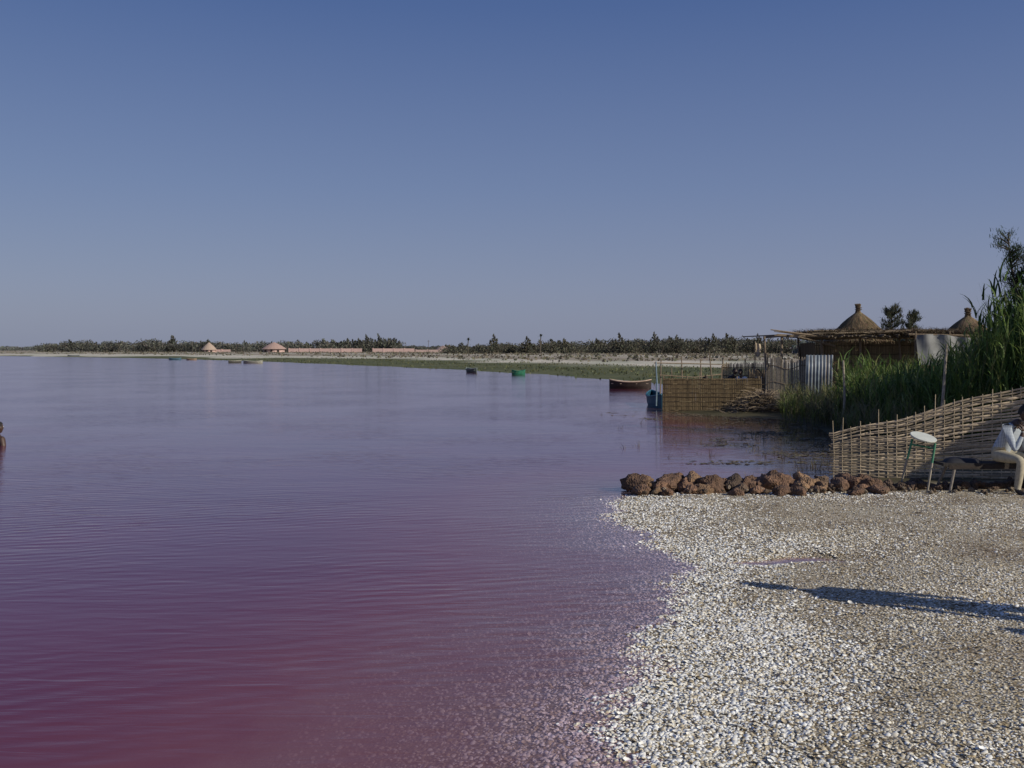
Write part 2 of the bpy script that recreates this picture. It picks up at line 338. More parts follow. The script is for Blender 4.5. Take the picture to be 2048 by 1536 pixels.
# ------------------------------------------------------------------ woven fence
def woven_fence():
    mb=MB(); p0=Vector((5.0,15.3)); p1=Vector((8.9,14.1))
    Lt=(p1-p0).length; dr=(p1-p0).normalized(); nr=Vector((-dr.y,dr.x))
    def top(s): return 0.70+0.285*s+0.02*math.sin(s*4)-0.03*math.exp(-((s-.9)/.3)**2)
    nst=int(Lt/0.13); rows=34
    for i in range(nst+1):
        s=i*Lt/nst; q=p0+dr*s; e=random.uniform(0.0,.09)+(0.18 if i in(0,1,5,11) else 0)
        mb.tube([(q.x,q.y,-.05),(q.x+random.uniform(-.01,.01),q.y,top(s)*.5),(q.x+random.uniform(-.02,.02),q.y,top(s)+e)],[.009,.008,.006],jit((.42,.34,.23),.2),5)
    for r in range(rows):
        f=(r+.5)/rows; ph=r%2; s=0-random.uniform(0,.07); base=(.50,.395,.27); col=jit(base,.45)
        while s<Lt-.1:
            ln=random.uniform(.5,1.6); e=min(s+ln,Lt); pts=[]; n=max(3,int((e-s)/.03)); rr=[]
            wj=random.uniform(-.010,.010); sag=random.uniform(-.012,.012); kr=random.uniform(.30,.48)
            for k in range(n+1):
                t=s+(e-s)*k/n; off=0.007*math.sin(math.pi*(t*nst/Lt)+math.pi*(ph+.5))
                z=0.03+f*(top(max(t,0))-.03)+wj+.005*math.sin(t*7+r)+sag*math.sin(math.pi*k/n)
                q=p0+dr*t+nr*off; pts.append((q.x,q.y,z)); rr.append((top(max(t,0))/rows)*kr)
            mb.tube(pts,rr,col,4,True,0.35); s=e-.03; col=jit(base,.45)
    return mb.obj('woven_bamboo_fence',M_STRAW)
woven_fence()
# ------------------------------------------------------------------ reed mat walls
def reed_panel(mb,a,b,z0,z1,step=.02,col=(.3,.23,.13),bind=6,rag=.04,r=.011,bcol=(.12,.08,.045),double=False):
    a=Vector(a);b=Vector(b);L=(b-a).length;d=(b-a)/L;nr=Vector((-d.y,d.x)); n=int(L/step)
    for i in range(n):
        s=(i+.5)*step; q=a+d*s; z1_=z1(s/L) if callable(z1) else z1
        mb.tube([(q.x,q.y+random.uniform(-.01,.01),z0-.05*random.random()),(q.x+random.uniform(-.015,.015),q.y,z1_+random.uniform(-rag,rag))],[r,r*.8],jit(col,.3),4)
    for k in range(bind):
        f=(k+.5)/bind; pts=[]
        for i in range(int(L/.15)+2):
            s=min(i*.15,L+i*.001); q=a+d*s-nr*.018*(1 if (b-a).x>0 else -1); z1_=z1(min(s/L,1)) if callable(z1) else z1
            pts.append((q.x,q.y,z0+f*(z1_-z0)+.012*math.sin(s*5+k)))
        mb.tube(pts,.011,jit(bcol,.2),4)
mb=MB(); reed_panel(mb,(4.82,31.5),(7.95,31.3),-.12,1.06,.0125,(.20,.145,.08),1,.012,.0095,(.075,.05,.03))
reed_panel(mb,(4.83,31.54),(7.96,31.34),-.12,1.04,.0125,(.17,.125,.07),1,.012,.0095,(.075,.05,.03))
for k in range(8):
    z=.04+k*.14; s=0
    while s<3.1:
        l=random.uniform(.05,.2); q=(4.82+s+l/2,31.5-.0639*(s+l/2)-.016,z+random.uniform(-.005,.005))
        mb.box(q,(l,.006,.02 if k%2 else .028),jit((.085,.06,.036) if random.random()<.75 else (.18,.135,.075),.3),rz=math.atan2(-.2,3.13)); s+=l
for s in (4.84,5.6,6.4,7.2,7.9): mb.tube([(s,31.58,-.3),(s+.02,31.56,1.13)],.022,(.2,.15,.1),6)
mb.obj('reed_mat_fence',M_STRAW)
mb=MB()
for (x_,y_,z_) in ((5.5,34,1.35),(5.95,34.2,1.75),(6.35,33.6,1.2),(6.62,34.5,1.65),(6.9,34,1.85),(7.35,34.6,1.4),(5.1,34,1.6)):
    mb.tube([(x_,y_,-.2),(x_+random.uniform(-.04,.04),y_,z_*.5),(x_+random.uniform(-.08,.08),y_,z_)],[.03,.026,.018],jit((.26,.2,.14),.25),6)
mb.tube([(4.9,33.9,1.52),(6,34,1.5),(7.4,34,1.46)],[.025,.025,.02],(.30,.24,.17),6)
mb.tube([(5.1,33.9,1.1),(6.3,34,1.02),(7.3,34.3,1.12)],[.02,.02,.02],(.24,.18,.12),6)
mb.obj('pole_frame',M_WOOD)
mb=MB(); mb.tube([(4.82,32.9,.1),(4.83,32.8,.9),(4.80,32.8,1.58)],[.028,.026,.02],(.20,.28,.33),8); mb.obj('blue_pole',M_PAINT)
mb=MB(); reed_panel(mb,(8.45,39.6),(10.4,39.2),.1,1.43,.02,(.48,.37,.22),4,.05,.013); 
for x_ in (8.5,9.4,10.3): mb.tube([(x_,39.7,0),(x_,39.65,1.9-random.random()*.4)],.03,(.25,.2,.14),6)
mb.obj('straw_screen',M_STRAW)
mb=MB()
def t1(f): return 1.66+.08*math.sin(f*9)-.25*(f<.1)
reed_panel(mb,(8.55,33.2),(9.92,32.7),.05,t1,.038,(.38,.32,.24),3,.09,.022,(.16,.12,.09))
reed_panel(mb,(8.2,34.2),(8.7,33.3),.05,1.2,.045,(.16,.12,.08),3,.1,.022)
mb.obj('stake_fence',M_WOOD)
mb=MB(); n=48
for i in range(n+1):
    s=i/n; x_=9.72+s*.86; y_=32.62-.10*s+.018*math.sin(i*2*math.pi/6); col=jit((.20,.235,.27),.12) if random.random()<.8 else (.22,.18,.15)
    mb.V+=[(x_,y_,.35),(x_+.02,y_,1.2),(x_+.04,y_,1.80+.01*math.sin(i))]; mb.C+=[col]*3
for i in range(n):
    for k in (0,1): a=i*3+k; mb.F.append((a,a+3,a+4,a+1))
o=mb.obj('corrugated_metal_sheet',mat_vcol('zinc',0.5,5,0.45,spec=.5),smooth=True); mo=o.modifiers.new('s','SOLIDIFY'); mo.thickness=.004
# ------------------------------------------------------------------ straw shelter
E=empty('straw_shelter')
mb=MB(); reed_panel(mb,(10.9,35.4),(15.4,34.9),.1,2.28,.024,(.27,.20,.115),7,.03,.016)
reed_panel(mb,(10.9,35.5),(15.4,35.0),.1,2.2,.03,(.16,.12,.07),1,.03,.018)
mb.obj('front_wall',M_STRAW,E)
mb=MB(); reed_panel(mb,(10.9,35.4),(11.3,38.5),.1,2.2,.024,(.16,.12,.07),5,.03,.02); mb.obj('side_wall',M_STRAW,E)
mb=MB()
for x_,y_ in ((11.1,35.2),(12.4,35.1),(13.8,35),(15.3,34.8),(9.6,35.2),(9.7,37.8),(11.2,38.4),(15.4,38.4)):
    mb.tube([(x_,y_,0),(x_+.05,y_,1.3),(x_+random.uniform(-.05,.05),y_,2.42+.12*random.random())],[.05,.045,.04],jit((.22,.17,.12),.2),7)
for y_,x0_ in ((34.9,9.4),(36.6,10.7),(38.3,10.9)): mb.tube([(x0_,y_,2.50),(11.5,y_+.05,2.38),(13.5,y_,2.46),(15.8,y_,2.42)],[.04,.05,.05,.04],(.2,.15,.1),7)
mb.obj('posts',M_WOOD,E)
mb=MB()
for i in range(80):
    x_=random.uniform(9.4,15.8); 
    if x_<10.9 and random.random()<.85: continue
    z_=2.42+random.uniform(0,.08); mb.tube([(x_,34.3+random.uniform(-.5,.3),z_-.05*random.random()),(x_+random.uniform(-.3,.3),36.4,z_+.03),(x_+random.uniform(-.6,.6),38.8,z_)],[.03,.028,.02],jit((.16,.125,.085),.35),5)
for i in range(30):
    x_=random.uniform(10.3,13.5); y_=random.uniform(34.2,35); z_=2.5+random.uniform(-.1,.12); l=random.uniform(1,2.6)
    mb.tube([(x_,y_,z_+random.uniform(-.06,.06)),(x_+l*.5,y_,z_+.03),(x_+l,y_+.2,z_+random.uniform(-.12,.08))],[.02,.024,.015],jit((.2,.155,.105),.3),5)
mb.tube([(9.1,34.6,2.68),(9.8,34.6,2.58),(11.6,34.7,2.34)],[.02,.035,.04],(.24,.18,.12),6)
mb.tube([(9.2,34.5,2.48),(10.1,34.6,2.42),(11.4,34.7,2.1)],[.02,.03,.035],(.2,.15,.1),6)
mb.tube([(9.3,34.9,2.62),(10.2,34.9,2.52),(11.3,34.9,2.5)],[.015,.025,.03],(.2,.15,.1),6)
mb.obj('roof_poles',M_WOOD,E)
npz=14000; P=np.stack([rng.uniform(10.9,15.8,npz),rng.uniform(34.3,38.6,npz),2.42+rng.random(npz)*.2],1)
V,F,C=blades(P,rng.uniform(0,6.28,npz),rng.uniform(.85,.97,npz),rng.uniform(.15,.5,npz),np.full(npz,.024),njit((.13,.095,.055),npz,.5),.12,3); np_mesh('roof_brush',V,F,C,M_STRAW,parent=E)
mb=MB(); nx=26; nz=8
for i in range(nx+1):
    for k in range(nz+1):
        s=i/nx; t=k/nz; mb.V.append((13.75+s*2.3,33.4+.09*math.sin(s*21+t*2)*(t*.8+.2)-.15*(1-t),1.45+t*(1.02+.05*math.sin(s*6)-.05*s))); mb.C.append(jit((.21,.21,.205),.06))
for i in range(nx):
    for k in range(nz): a=i*(nz+1)+k; mb.F.append((a,a+nz+1,a+nz+2,a+1))
E2=empty('canvas_shelter'); mb.obj('canvas_wall',mat_vcol('canvas',.9,3,.35),E2,True)
mb=MB()
for x_ in (13.75,14.9,16.05): mb.tube([(x_,33.5,0),(x_,33.5,2.6)],.04,(.2,.15,.1),6)
mb.tube([(13.5,33.5,2.5),(16.3,33.5,2.44)],.04,(.2,.15,.1),6); mb.obj('posts',M_WOOD,E2)
npz=3500; P=np.stack([rng.uniform(13.6,16.2,npz),rng.uniform(33.5,35,npz),2.45+rng.random(npz)*.12],1)
V,F,C=blades(P,rng.uniform(0,6.28,npz),rng.uniform(.8,.97,npz),rng.uniform(.15,.45,npz),np.full(npz,.02),njit((.15,.11,.07),npz,.5),.1,3); np_mesh('brush',V,F,C,M_STRAW,parent=E2)
# ------------------------------------------------------------------ thatched round huts
def hut(x,y,zt,R,zb,name='thatched_hut',wall=True,nn=9000):
    E=empty(name); mb=MB(); prof=[(R,zb),(R*.72,zb+(zt-zb)*.30),(R*.45,zb+(zt-zb)*.60),(R*.2,zb+(zt-zb)*.88),(.1,zt)]
    n=32
    for r,z in prof:
        for j in range(n): a=2*math.pi*j/n; mb.V.append((x+r*math.cos(a),y+r*math.sin(a),z)); mb.C.append((.12,.09,.055))
    for i in range(len(prof)-1):
        for j in range(n): a=i*n+j;b=i*n+(j+1)%n; mb.F.append((a,b,b+n,a+n))
    mb.obj('roof_core',M_STRAW,E)
    t=rng.random(nn)**.8; a=rng.uniform(0,6.28,nn); pr=np.array(prof)[::-1]
    tz=zt+(zb-zt)*t*.9; rr=np.interp(-tz,-pr[:,1],pr[:,0])+.02
    P=np.stack([x+rr*np.cos(a),y+rr*np.sin(a),tz],1)
    d=np.stack([np.cos(a),np.sin(a),0*a],1); L=rng.uniform(.25,.5,nn); sl=(zt-zb)/R
    Q=P+d*(L*.72)[:,None]; Q[:,2]-=L*.72*sl*.75*np.where(t<.3,1.3,1); Q[:,2]+=.03
    s=np.stack([-np.sin(a),np.cos(a),0*a],1)*.012
    V=np.stack([P-s,P+s,Q+s*.5,Q-s*.5],1).reshape(-1,3)
    np_mesh('thatch',V,np.arange(4*nn).reshape(-1,4),np.repeat(njit((.19,.135,.075),nn,.5),4,0),M_STRAW,parent=E)
    mb=MB(); 
    for k in range(60):
        a=random.uniform(0,6.28); r0=random.uniform(.03,.12)
        mb.tube([(x+r0*1.5*math.cos(a),y+r0*1.5*math.sin(a),zt-.15),(x+r0*.8*math.cos(a),y+r0*.8*math.sin(a),zt+.15),(x+r0*1.4*math.cos(a),y+r0*1.4*math.sin(a),zt+random.uniform(.33,.4))],[.018,.018,.012],jit((.17,.12,.07),.4),4)
    for z_ in (.12,.2): mb.tube([(x+.14*math.cos(q),y+.14*math.sin(q),zt+z_) for q in np.linspace(0,6.28,14)],.02,(.1,.07,.045),5)
    mb.obj('finial',M_STRAW,E)
    mb=MB(); 
    if wall:
        for j in range(90): a=2*math.pi*j/90; mb.tube([(x+R*.8*math.cos(a),y+R*.8*math.sin(a),0),(x+R*.8*math.cos(a),y+R*.8*math.sin(a),zb+.4)],.06,jit((.25,.19,.12),.2),5)
        mb.obj('wall',M_STRAW,E)
    else:
        mb.tube([(x,y,0),(x,y,zt)],.06,(.2,.15,.1),8); mb.obj('pole',M_WOOD,E)
hut(15.85,45,3.68,2.2,1.5); hut(20.85,45,3.50,2.2,1.4)
hut(11.3,12.35,3.5,1.25,1.9,'offframe_shadow_cone',False,4000)  # unseen thatched cone, added out of frame to cast the fence's diagonal shadow
# ------------------------------------------------------------------ stakes near reeds, flag stick
mb=MB(); mb.tube([(8.05,24,0),(8.12,24,.8),(8.08,24,1.72)],[.035,.03,.024],(.36,.31,.24),7); mb.obj('wooden_stake',M_WOOD)
mb=MB(); mb.tube([(8.05,18.6,0),(8.16,18.6,1.2),(8.22,18.6,2.1)],[.035,.03,.022],(.36,.31,.24),7); mb.obj('wooden_stake',M_WOOD)
E=empty('flag'); mb=MB(); mb.tube([(9.6,39,0),(9.65,39,2.3)],.02,(.3,.24,.17),6); mb.obj('pole',M_WOOD,E)
mb=MB(); 
for i in range(6):
    for k in range(7): mb.V.append((9.66+.04*i+.03*math.sin(k*.8),39+.03*math.sin(i*1.5),2.25-.09*k-.012*i)); mb.C.append((.5,.4,.28))
for i in range(5):
    for k in range(6): a=i*7+k; mb.F.append((a,a+7,a+8,a+1))
mb.obj('cloth',M_PAINT,E)
# ------------------------------------------------------------------ brush pile
mb=MB()
for i in range(520):
    cx=random.gauss(7.75,.45); cy=random.gauss(30.6,.3); hgt=.68*math.exp(-((cx-7.75)/.65)**2)
    a=random.uniform(0,6.28); l=random.uniform(.25,.75); up=random.uniform(-.15,.5); z_=random.uniform(0,hgt)
    mb.tube([(cx,cy,z_),(cx+l*.5*math.cos(a),cy+l*.5*math.sin(a),z_+up*l*.6),(cx+l*math.cos(a+.3),cy+l*math.sin(a+.3),max(z_+up*l*.7,0))],[.012,.009,.004],jit(random.choice([(.24,.18,.12),(.16,.12,.08),(.34,.26,.17)]),.3),4)
mb.obj('brushwood_pile',M_WOOD)
# ------------------------------------------------------------------ reeds
def in_poly(x,y,poly):
    r=np.zeros(len(x),bool); j=len(poly)-1
    for i in range(len(poly)):
        xi,yi=poly[i];xj,yj=poly[j]
        r^=((yi>y)!=(yj>y))&(x<(xj-xi)*(y-yi)/(yj-yi+1e-9)+xi); j=i
    return r
def reed_mass(name,poly,n,hfun,cols,width=.022,seed=0,lf_n=9,ll=(.3,.62)):
    xmin=min(p[0] for p in poly);xmax=max(p[0] for p in poly);ymin=min(p[1] for p in poly);ymax=max(p[1] for p in poly)
    x=rng.uniform(xmin,xmax,n*4);y=rng.uniform(ymin,ymax,n*4)
    dens=.5+.5*np.sin(x*3.1+np.sin(y*2))*np.sin(y*2.3+x); k=in_poly(x,y,poly)&(rng.random(n*4)<.35+.65*dens)
    x=x[k][:n];y=y[k][:n]; n=len(x)
    H=hfun(x,y)*rng.uniform(.62,1.1,n); parts=[]
    az=rng.uniform(0,6.28,n); lean=rng.uniform(.02,.25,n)
    B=np.stack([x,y,np.full(n,0.0)],1)
    cidx=rng.integers(0,len(cols),n); C=np.array(cols)[cidx]*(1+rng.uniform(-.3,.3,(n,1)))
    parts.append(blades(B.copy(),az,lean,H*.92,np.full(n,.016),C*.8,.0,4))
    for lf in range(lf_n):
        t=rng.uniform(.25,.98,n); Bp=B.copy(); Bp[:,0]+=np.cos(az)*H*.92*lean*t**1.6; Bp[:,1]+=np.sin(az)*H*.92*lean*t**1.6; Bp[:,2]+=H*.92*t*np.sqrt(1-lean**2)
        parts.append(blades(Bp,rng.uniform(0,6.28,n),rng.uniform(.2,.8,n),rng.uniform(ll[0],ll[1],n),np.full(n,width),C*(1+rng.uniform(-.25,.3,(n,1))),.25,4))
    V,F,C=join(parts); return np_mesh(name,V,F,C,M_LEAF)
G=[(.14,.21,.05),(.10,.17,.04),(.18,.25,.06),(.23,.24,.09),(.08,.135,.035)]
reed_mass('reed_bed',[(8.35,25.8),(8.3,23.5),(8.3,20),(9.2,17.2),(10.5,16.2),(14,15.4),(15,22),(13.5,29),(10.4,29.5)],3600,
   lambda x,y: 1.55+np.clip((x/y-.43)*19,0,1.8)+.2*np.sin(x*2.1+y)+.12*np.sin(x*5), G,.03)
reed_mass('marsh_grass',[(7.6,27.5),(7.9,24),(7.5,21.5),(8.3,19),(9,21),(9.2,27),(10,31),(8.4,31)],800,lambda x,y:.6+.3*np.sin(x*4+y), [(.15,.19,.05),(.20,.20,.08),(.23,.20,.11)],.016)
# ------------------------------------------------------------------ casuarina trees (close, right edge)
def feather_tree(name,x,y,H,lean=(0,0),spread=.9,n_br=60,col=(.035,.06,.022),dens=60,bl=.28,bw=.012,z_lo=.15):
    E=empty(name); mb=MB(); pts=[]
    for i in range(9):
        t=i/8; pts.append((x+lean[0]*t*t+.09*math.sin(t*7+x),y+lean[1]*t*t+.07*math.cos(t*6),H*t))
    mb.tube(pts,[.07*(1-t/8.6)*H/4.5+.006 for t in range(9)],(.12,.095,.07),8)
    Ps=[];
    for b in range(n_br):
        t=random.uniform(z_lo,.98)**.85
        i=min(int(t*8),7); f=t*8-i; p=Vector(pts[i]).lerp(Vector(pts[min(i+1,8)]),f)
        a=random.uniform(0,6.28); l=(spread*(1-t)**.7*random.uniform(.3,1.35)+.15)*(1+.35*math.cos(a-2+t*5)); up=random.uniform(.5,1.3)
        fn=lambda s:p+Vector((math.cos(a+.5*s)*l*s,math.sin(a+.5*s)*l*s,l*(up*s-.45*up*s*s)))
        mb.tube([fn(s) for s in (0,.4,.75,1)],[.018,.012,.007,.003],(.13,.10,.07),4)
        for k in range(dens):
            s=random.uniform(.1,1.05); qq=fn(s); Ps.append((qq.x+random.gauss(0,.05),qq.y+random.gauss(0,.05),qq.z+random.gauss(0,.05),a))
    mb.obj('trunk',M_WOOD,E)
    Ps=np.array(Ps); n=len(Ps)
    V,F,C=blades(Ps[:,:3],Ps[:,3]+rng.normal(0,1.2,n),rng.uniform(.2,.9,n),rng.uniform(.4,1.1,n)*bl,np.full(n,bw),njit(col,n,.5),.45,2)
    np_mesh('foliage',V,F,C,M_LEAF,parent=E)
feather_tree('casuarina_tree',10.85,21,4.5,(-.15,0),.6,110,(.055,.085,.035),60,.17,.013,.1)
feather_tree('casuarina_tree',11.0,20.5,3.8,(.1,0),.95,170,(.05,.08,.03),85,.24,.018,.1)
feather_tree('casuarina_tree',11.8,20,4.0,(.1,0),1.1,120,(.045,.07,.028),70,.3,.022)
reed_mass('giant_cane',[(9.75,19.9),(9.95,18.2),(12.4,18.0),(12.6,22),(10.7,21.8)],1100,lambda x,y:2.3+1.2*np.clip(x-9.7,0,1.0)+.3*np.sin(x*4+y),[(.10,.17,.04),(.07,.12,.03),(.15,.22,.055)],.05,0,9,(.35,.8))
feather_tree('casuarina_tree',18.2,47,4.0,(0,0),1.3,60,(.09,.095,.06),40,.45,.035)
feather_tree('casuarina_tree',19.3,48,3.7,(.3,0),1.1,50,(.09,.095,.06),40,.45,.035)
# ------------------------------------------------------------------ distant tree masses
def far_trees(name,specs,leaf=.45,n=130,col=(.05,.055,.035)):
    parts=[]; tr=MB()
    for (x,y,H,W,kind) in specs:
        if kind=='c':
            k=int(n*1.2); t=rng.random(k)**.8; lx=random.uniform(-.12,.2)*H
            sub=rng.integers(0,4,k); ox=np.array([0,.25,-.25,.1])[sub]*W; hs=np.array([1,.8,.7,.9])[sub]
            r=W*.32*(1-t)**.8*rng.random(k)**.5; a=rng.uniform(0,6.28,k)
            P=np.stack([x+ox+r*np.cos(a)+lx*t,y+r*np.sin(a),.2+H*hs*(.05+.92*t)],1); el=1.5
        else:
            k=n; nl=random.randint(3,7); cs=np.array([(random.uniform(-.42,.42)*W,random.uniform(-.3,.3)*W,H*random.uniform(.25,.74)) for _ in range(nl)])
            i=rng.integers(0,nl,k); dd=rng.normal(size=(k,3)); dd/=np.linalg.norm(dd,axis=1)[:,None]; dd*=(rng.random(k)**.4)[:,None]
            P=cs[i]+dd*np.array([W*.27,W*.27,H*.26]); P+=np.array([x,y,0]); el=1.1
        parts.append(leafquads(P,rng.uniform(.4,1.1,k)*leaf,njit(jit(col,.3),k,.4),.6,el))
        tr.tube([(x,y,-.2),(x+.1,y,H*.35),(x+W*.08,y,H*.65)],[.16,.12,.05],(.09,.075,.06),5)
    V,F,C=join(parts)
    E=empty(name); np_mesh('foliage',V,F,C,M_FAR,parent=E); tr.obj('trunks',M_WOOD,E)
f=1967.
def at_px(px,d): return (px-1024)/f*d
sp=[]
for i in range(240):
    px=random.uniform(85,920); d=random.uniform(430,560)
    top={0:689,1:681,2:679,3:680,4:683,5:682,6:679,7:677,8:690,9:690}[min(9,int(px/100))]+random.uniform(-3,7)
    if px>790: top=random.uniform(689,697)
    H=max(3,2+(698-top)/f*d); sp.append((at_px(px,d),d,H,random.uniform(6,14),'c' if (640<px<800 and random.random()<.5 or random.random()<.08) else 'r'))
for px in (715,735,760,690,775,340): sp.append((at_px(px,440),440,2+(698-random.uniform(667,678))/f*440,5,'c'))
far_trees('distant_trees',sp,.5,280,(.14,.14,.115))  # leaf colour lightened and greyed to carry the distance haze
sp=[]
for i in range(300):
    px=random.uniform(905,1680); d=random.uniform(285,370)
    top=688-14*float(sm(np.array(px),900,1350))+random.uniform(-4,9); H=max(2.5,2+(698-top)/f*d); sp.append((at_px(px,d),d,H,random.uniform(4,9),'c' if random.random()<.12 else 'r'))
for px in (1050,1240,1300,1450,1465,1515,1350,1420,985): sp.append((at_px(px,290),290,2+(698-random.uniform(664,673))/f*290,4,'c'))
far_trees('distant_trees',sp,.34,270,(.125,.12,.088))  # haze mixed into the leaf colour here too
sp=[]
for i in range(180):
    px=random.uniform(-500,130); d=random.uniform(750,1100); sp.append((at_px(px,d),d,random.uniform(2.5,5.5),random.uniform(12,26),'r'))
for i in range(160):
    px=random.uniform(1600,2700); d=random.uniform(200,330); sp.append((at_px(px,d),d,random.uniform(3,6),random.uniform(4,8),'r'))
far_trees('distant_trees',sp,.9,110,(.18,.19,.17))  # palest leaves, haze painted into their colour
n=2600; pxs=rng.uniform(-100,1700,n); dd=rng.uniform(120,420,n); x=(pxs-1024)/f*dd; z,dq=gh(x,dd); k=dq>24; x,dd,z=x[k],dd[k],z[k]; n=len(x)
rep=5; P=np.repeat(np.stack([x,dd,z+.12],1),rep,0)+rng.normal(0,.35,(n*rep,3))*np.array([1.4,1.4,.25])
V,F,C=leafquads(P,rng.uniform(.12,.28,n*rep),njit((.19,.17,.12),n*rep,.4)); np_mesh('scrub',V,F,C,M_FAR)
n=26000; pxs=rng.uniform(250,1700,n); dd=rng.uniform(48,190,n); x=(pxs-1024)/f*dd; z,dq=gh(x,dd); k=(dq>-.3)&(dq<21)&(np.sin(x*.5+dd*.2)+np.sin(dd*.33-x*.8)+rng.normal(0,.8,n)>-.3); x,dd,z=x[k],dd[k],z[k]; n=len(x)
V,F,C=blades(np.stack([x,dd,z-.02],1),rng.uniform(0,6.28,n),rng.uniform(.2,.8,n),rng.uniform(.12,.32,n),rng.uniform(.05,.16,n),njit((.15,.155,.07),n,.45),.2,2); np_mesh('shore_grass',V,F,C,M_LEAF)
n=2200; x=rng.uniform(1.9,9,n); y=rng.uniform(15,30,n); w=(x-2.2)/(xs(y)-2.0); z,dq=gh(x,y); cl=np.sin(x*3+y)+np.sin(y*2.1-x*1.4)
k=(dq<-.05)&(rng.random(n)<np.clip(w,0,1)**3*.9+.02)&(cl>-.6); x,y=x[k],y[k]; rep=5; n=len(x)*rep
B=np.repeat(np.stack([x,y,0*x-.03],1),rep,0); B[:,:2]+=rng.normal(0,.05,(n,2))
V,F,C=blades(B,rng.uniform(0,6.28,n),rng.uniform(.1,.8,n),rng.uniform(.06,.2,n),np.full(n,.012),njit((.12,.10,.05),n,.4),.1,2); np_mesh('water_plants',V,F,C,M_LEAF)
n=14000; x=rng.uniform(3.0,9,n); y=rng.uniform(17,31,n); z,dq=gh(x,y); cl=np.sin(x*2.3+y*1.1)+np.sin(y*1.7-x*2.1)+np.sin(y*4.1)
k=(dq<.1)&(dq>-2.6)&(cl+rng.normal(0,.9,n)>.3+(-dq)*.5); x,y=x[k],y[k]; n=len(x)
a=rng.uniform(0,6.28,n); s=rng.uniform(.015,.06,n)
P=np.stack([x,y,np.full(n,.006)+rng.random(n)*.006],1); u=np.stack([np.cos(a),np.sin(a),0*a],1)*s[:,None]; w=np.stack([-np.sin(a),np.cos(a),rng.uniform(-.15,.15,n)],1)*(s*.5)[:,None]
V=np.stack([P-u-w,P+u-w,P+u+w,P-u+w],1).reshape(-1,3); np_mesh('floating_debris',V,np.arange(4*n).reshape(-1,4),np.repeat(njit((.15,.12,.075),n,.4),4,0),M_STRAW)
# ------------------------------------------------------------------ palms
def palm(x,y,H):
    E=empty('palm_tree'); mb=MB(); mb.tube([(x,y,0),(x+.1,y,H*.5),(x+.25,y,H-.6)],[.22,.16,.14],(.12,.1,.08),7); mb.obj('trunk',M_WOOD,E)
    n=46; B=np.tile(np.array([[x+.25,y,H-.7]]),(n,1)); V,F,C=blades(B,rng.uniform(0,6.28,n),rng.uniform(.2,.98,n),rng.uniform(1.0,1.5,n),np.full(n,.32),njit((.09,.10,.07),n,.3),.35,5); np_mesh('fronds',V,F,C,M_FAR,parent=E)
palm(at_px(1080,290),290,6.3); palm(at_px(935,300),300,5.3); palm(at_px(1100,295),295,5.0)
# ------------------------------------------------------------------ far buildings
PINK=(.58,.41,.37)
def far_wall(name,px0,px1,d,h,col,gaps=()):
    mb=MB(); x0,x1=at_px(px0,d),at_px(px1,d); n=max(2,int((x1-x0)/4)); w=(x1-x0)/n
    for i in range(n):
        if i in gaps: continue
        mb.box((x0+(i+.5)*w,d,h/2),(w-.42,.2,h),jit(col,.06)); mb.box((x0+i*w,d,h/2+.1),(.4,.4,h+.2),jit(col,.05))
    mb.obj(name,M_PAINT)
far_wall('pink_wall',578,830,395,2.2,PINK,(7,)); far_wall('pink_wall',832,925,390,1.7,(.50,.37,.33),(3,)); far_wall('pink_wall',425,462,385,1.8,PINK); far_wall('white_wall',920,978,380,1.5,(.65,.62,.57),(2,))
far_wall('white_wall',1085,1160,300,.8,(.5,.46,.4),(2,5))
def far_hut(name,x,y,r,h,ht,col,roof):
    E=empty(name); mb=MB(); n=20
    for z in (0,h):
        for j in range(n): a=2*math.pi*j/n; mb.V.append((x+r*.82*math.cos(a),y+r*.82*math.sin(a),z)); mb.C.append(col)
    for j in range(n): mb.F.append((j,(j+1)%n,n+(j+1)%n,n+j))
    mb.obj('wall',M_PAINT,E)
    mb=MB()
    for j in range(3): mb.box((x+(j-1)*r*.5,y-r*.82*(1 if j==1 else .86)-.03,h*.5),(.8,.1,h*.55 if j!=1 else h*.9),(.06,.045,.04))
    mb.obj('openings',M_PAINT,E)
    mb=MB()
    for rr,z in ((r,h-.25),(r*.62,h+(ht-h)*.42),(r*.25,h+(ht-h)*.8),(.1,ht)):
        for j in range(n): a=2*math.pi*j/n; mb.V.append((x+rr*math.cos(a),y+rr*math.sin(a),z)); mb.C.append(roof)
    for i in range(3):
        for j in range(n): a=i*n+j;b=i*n+(j+1)%n; mb.F.append((a,b,b+n,a+n))
    mb.obj('roof',M_STRAW,E)
far_hut('round_hut',at_px(418,385),385,3.1,1.9,4.6,PINK,(.42,.32,.25))
far_hut('round_hut',at_px(548,400),400,5.2,2.2,4.8,PINK,(.42,.29,.24))
far_hut('round_hut',at_px(886,400),400,3.2,2.0,3.4,PINK,(.36,.26,.22))
def utility(px,d,H):
    mb=MB(); x=at_px(px,d); mb.tube([(x,d,0),(x,d,H)],[.10,.07],(.12,.1,.09),6); mb.box((x,d,H-.5),(1.2,.08,.08),(.12,.1,.09)); mb.obj('utility_pole',M_WOOD)
for px,d,H in ((857,380,5.5),(385,430,5.2),(655,400,5.3)): utility(px,d,H)
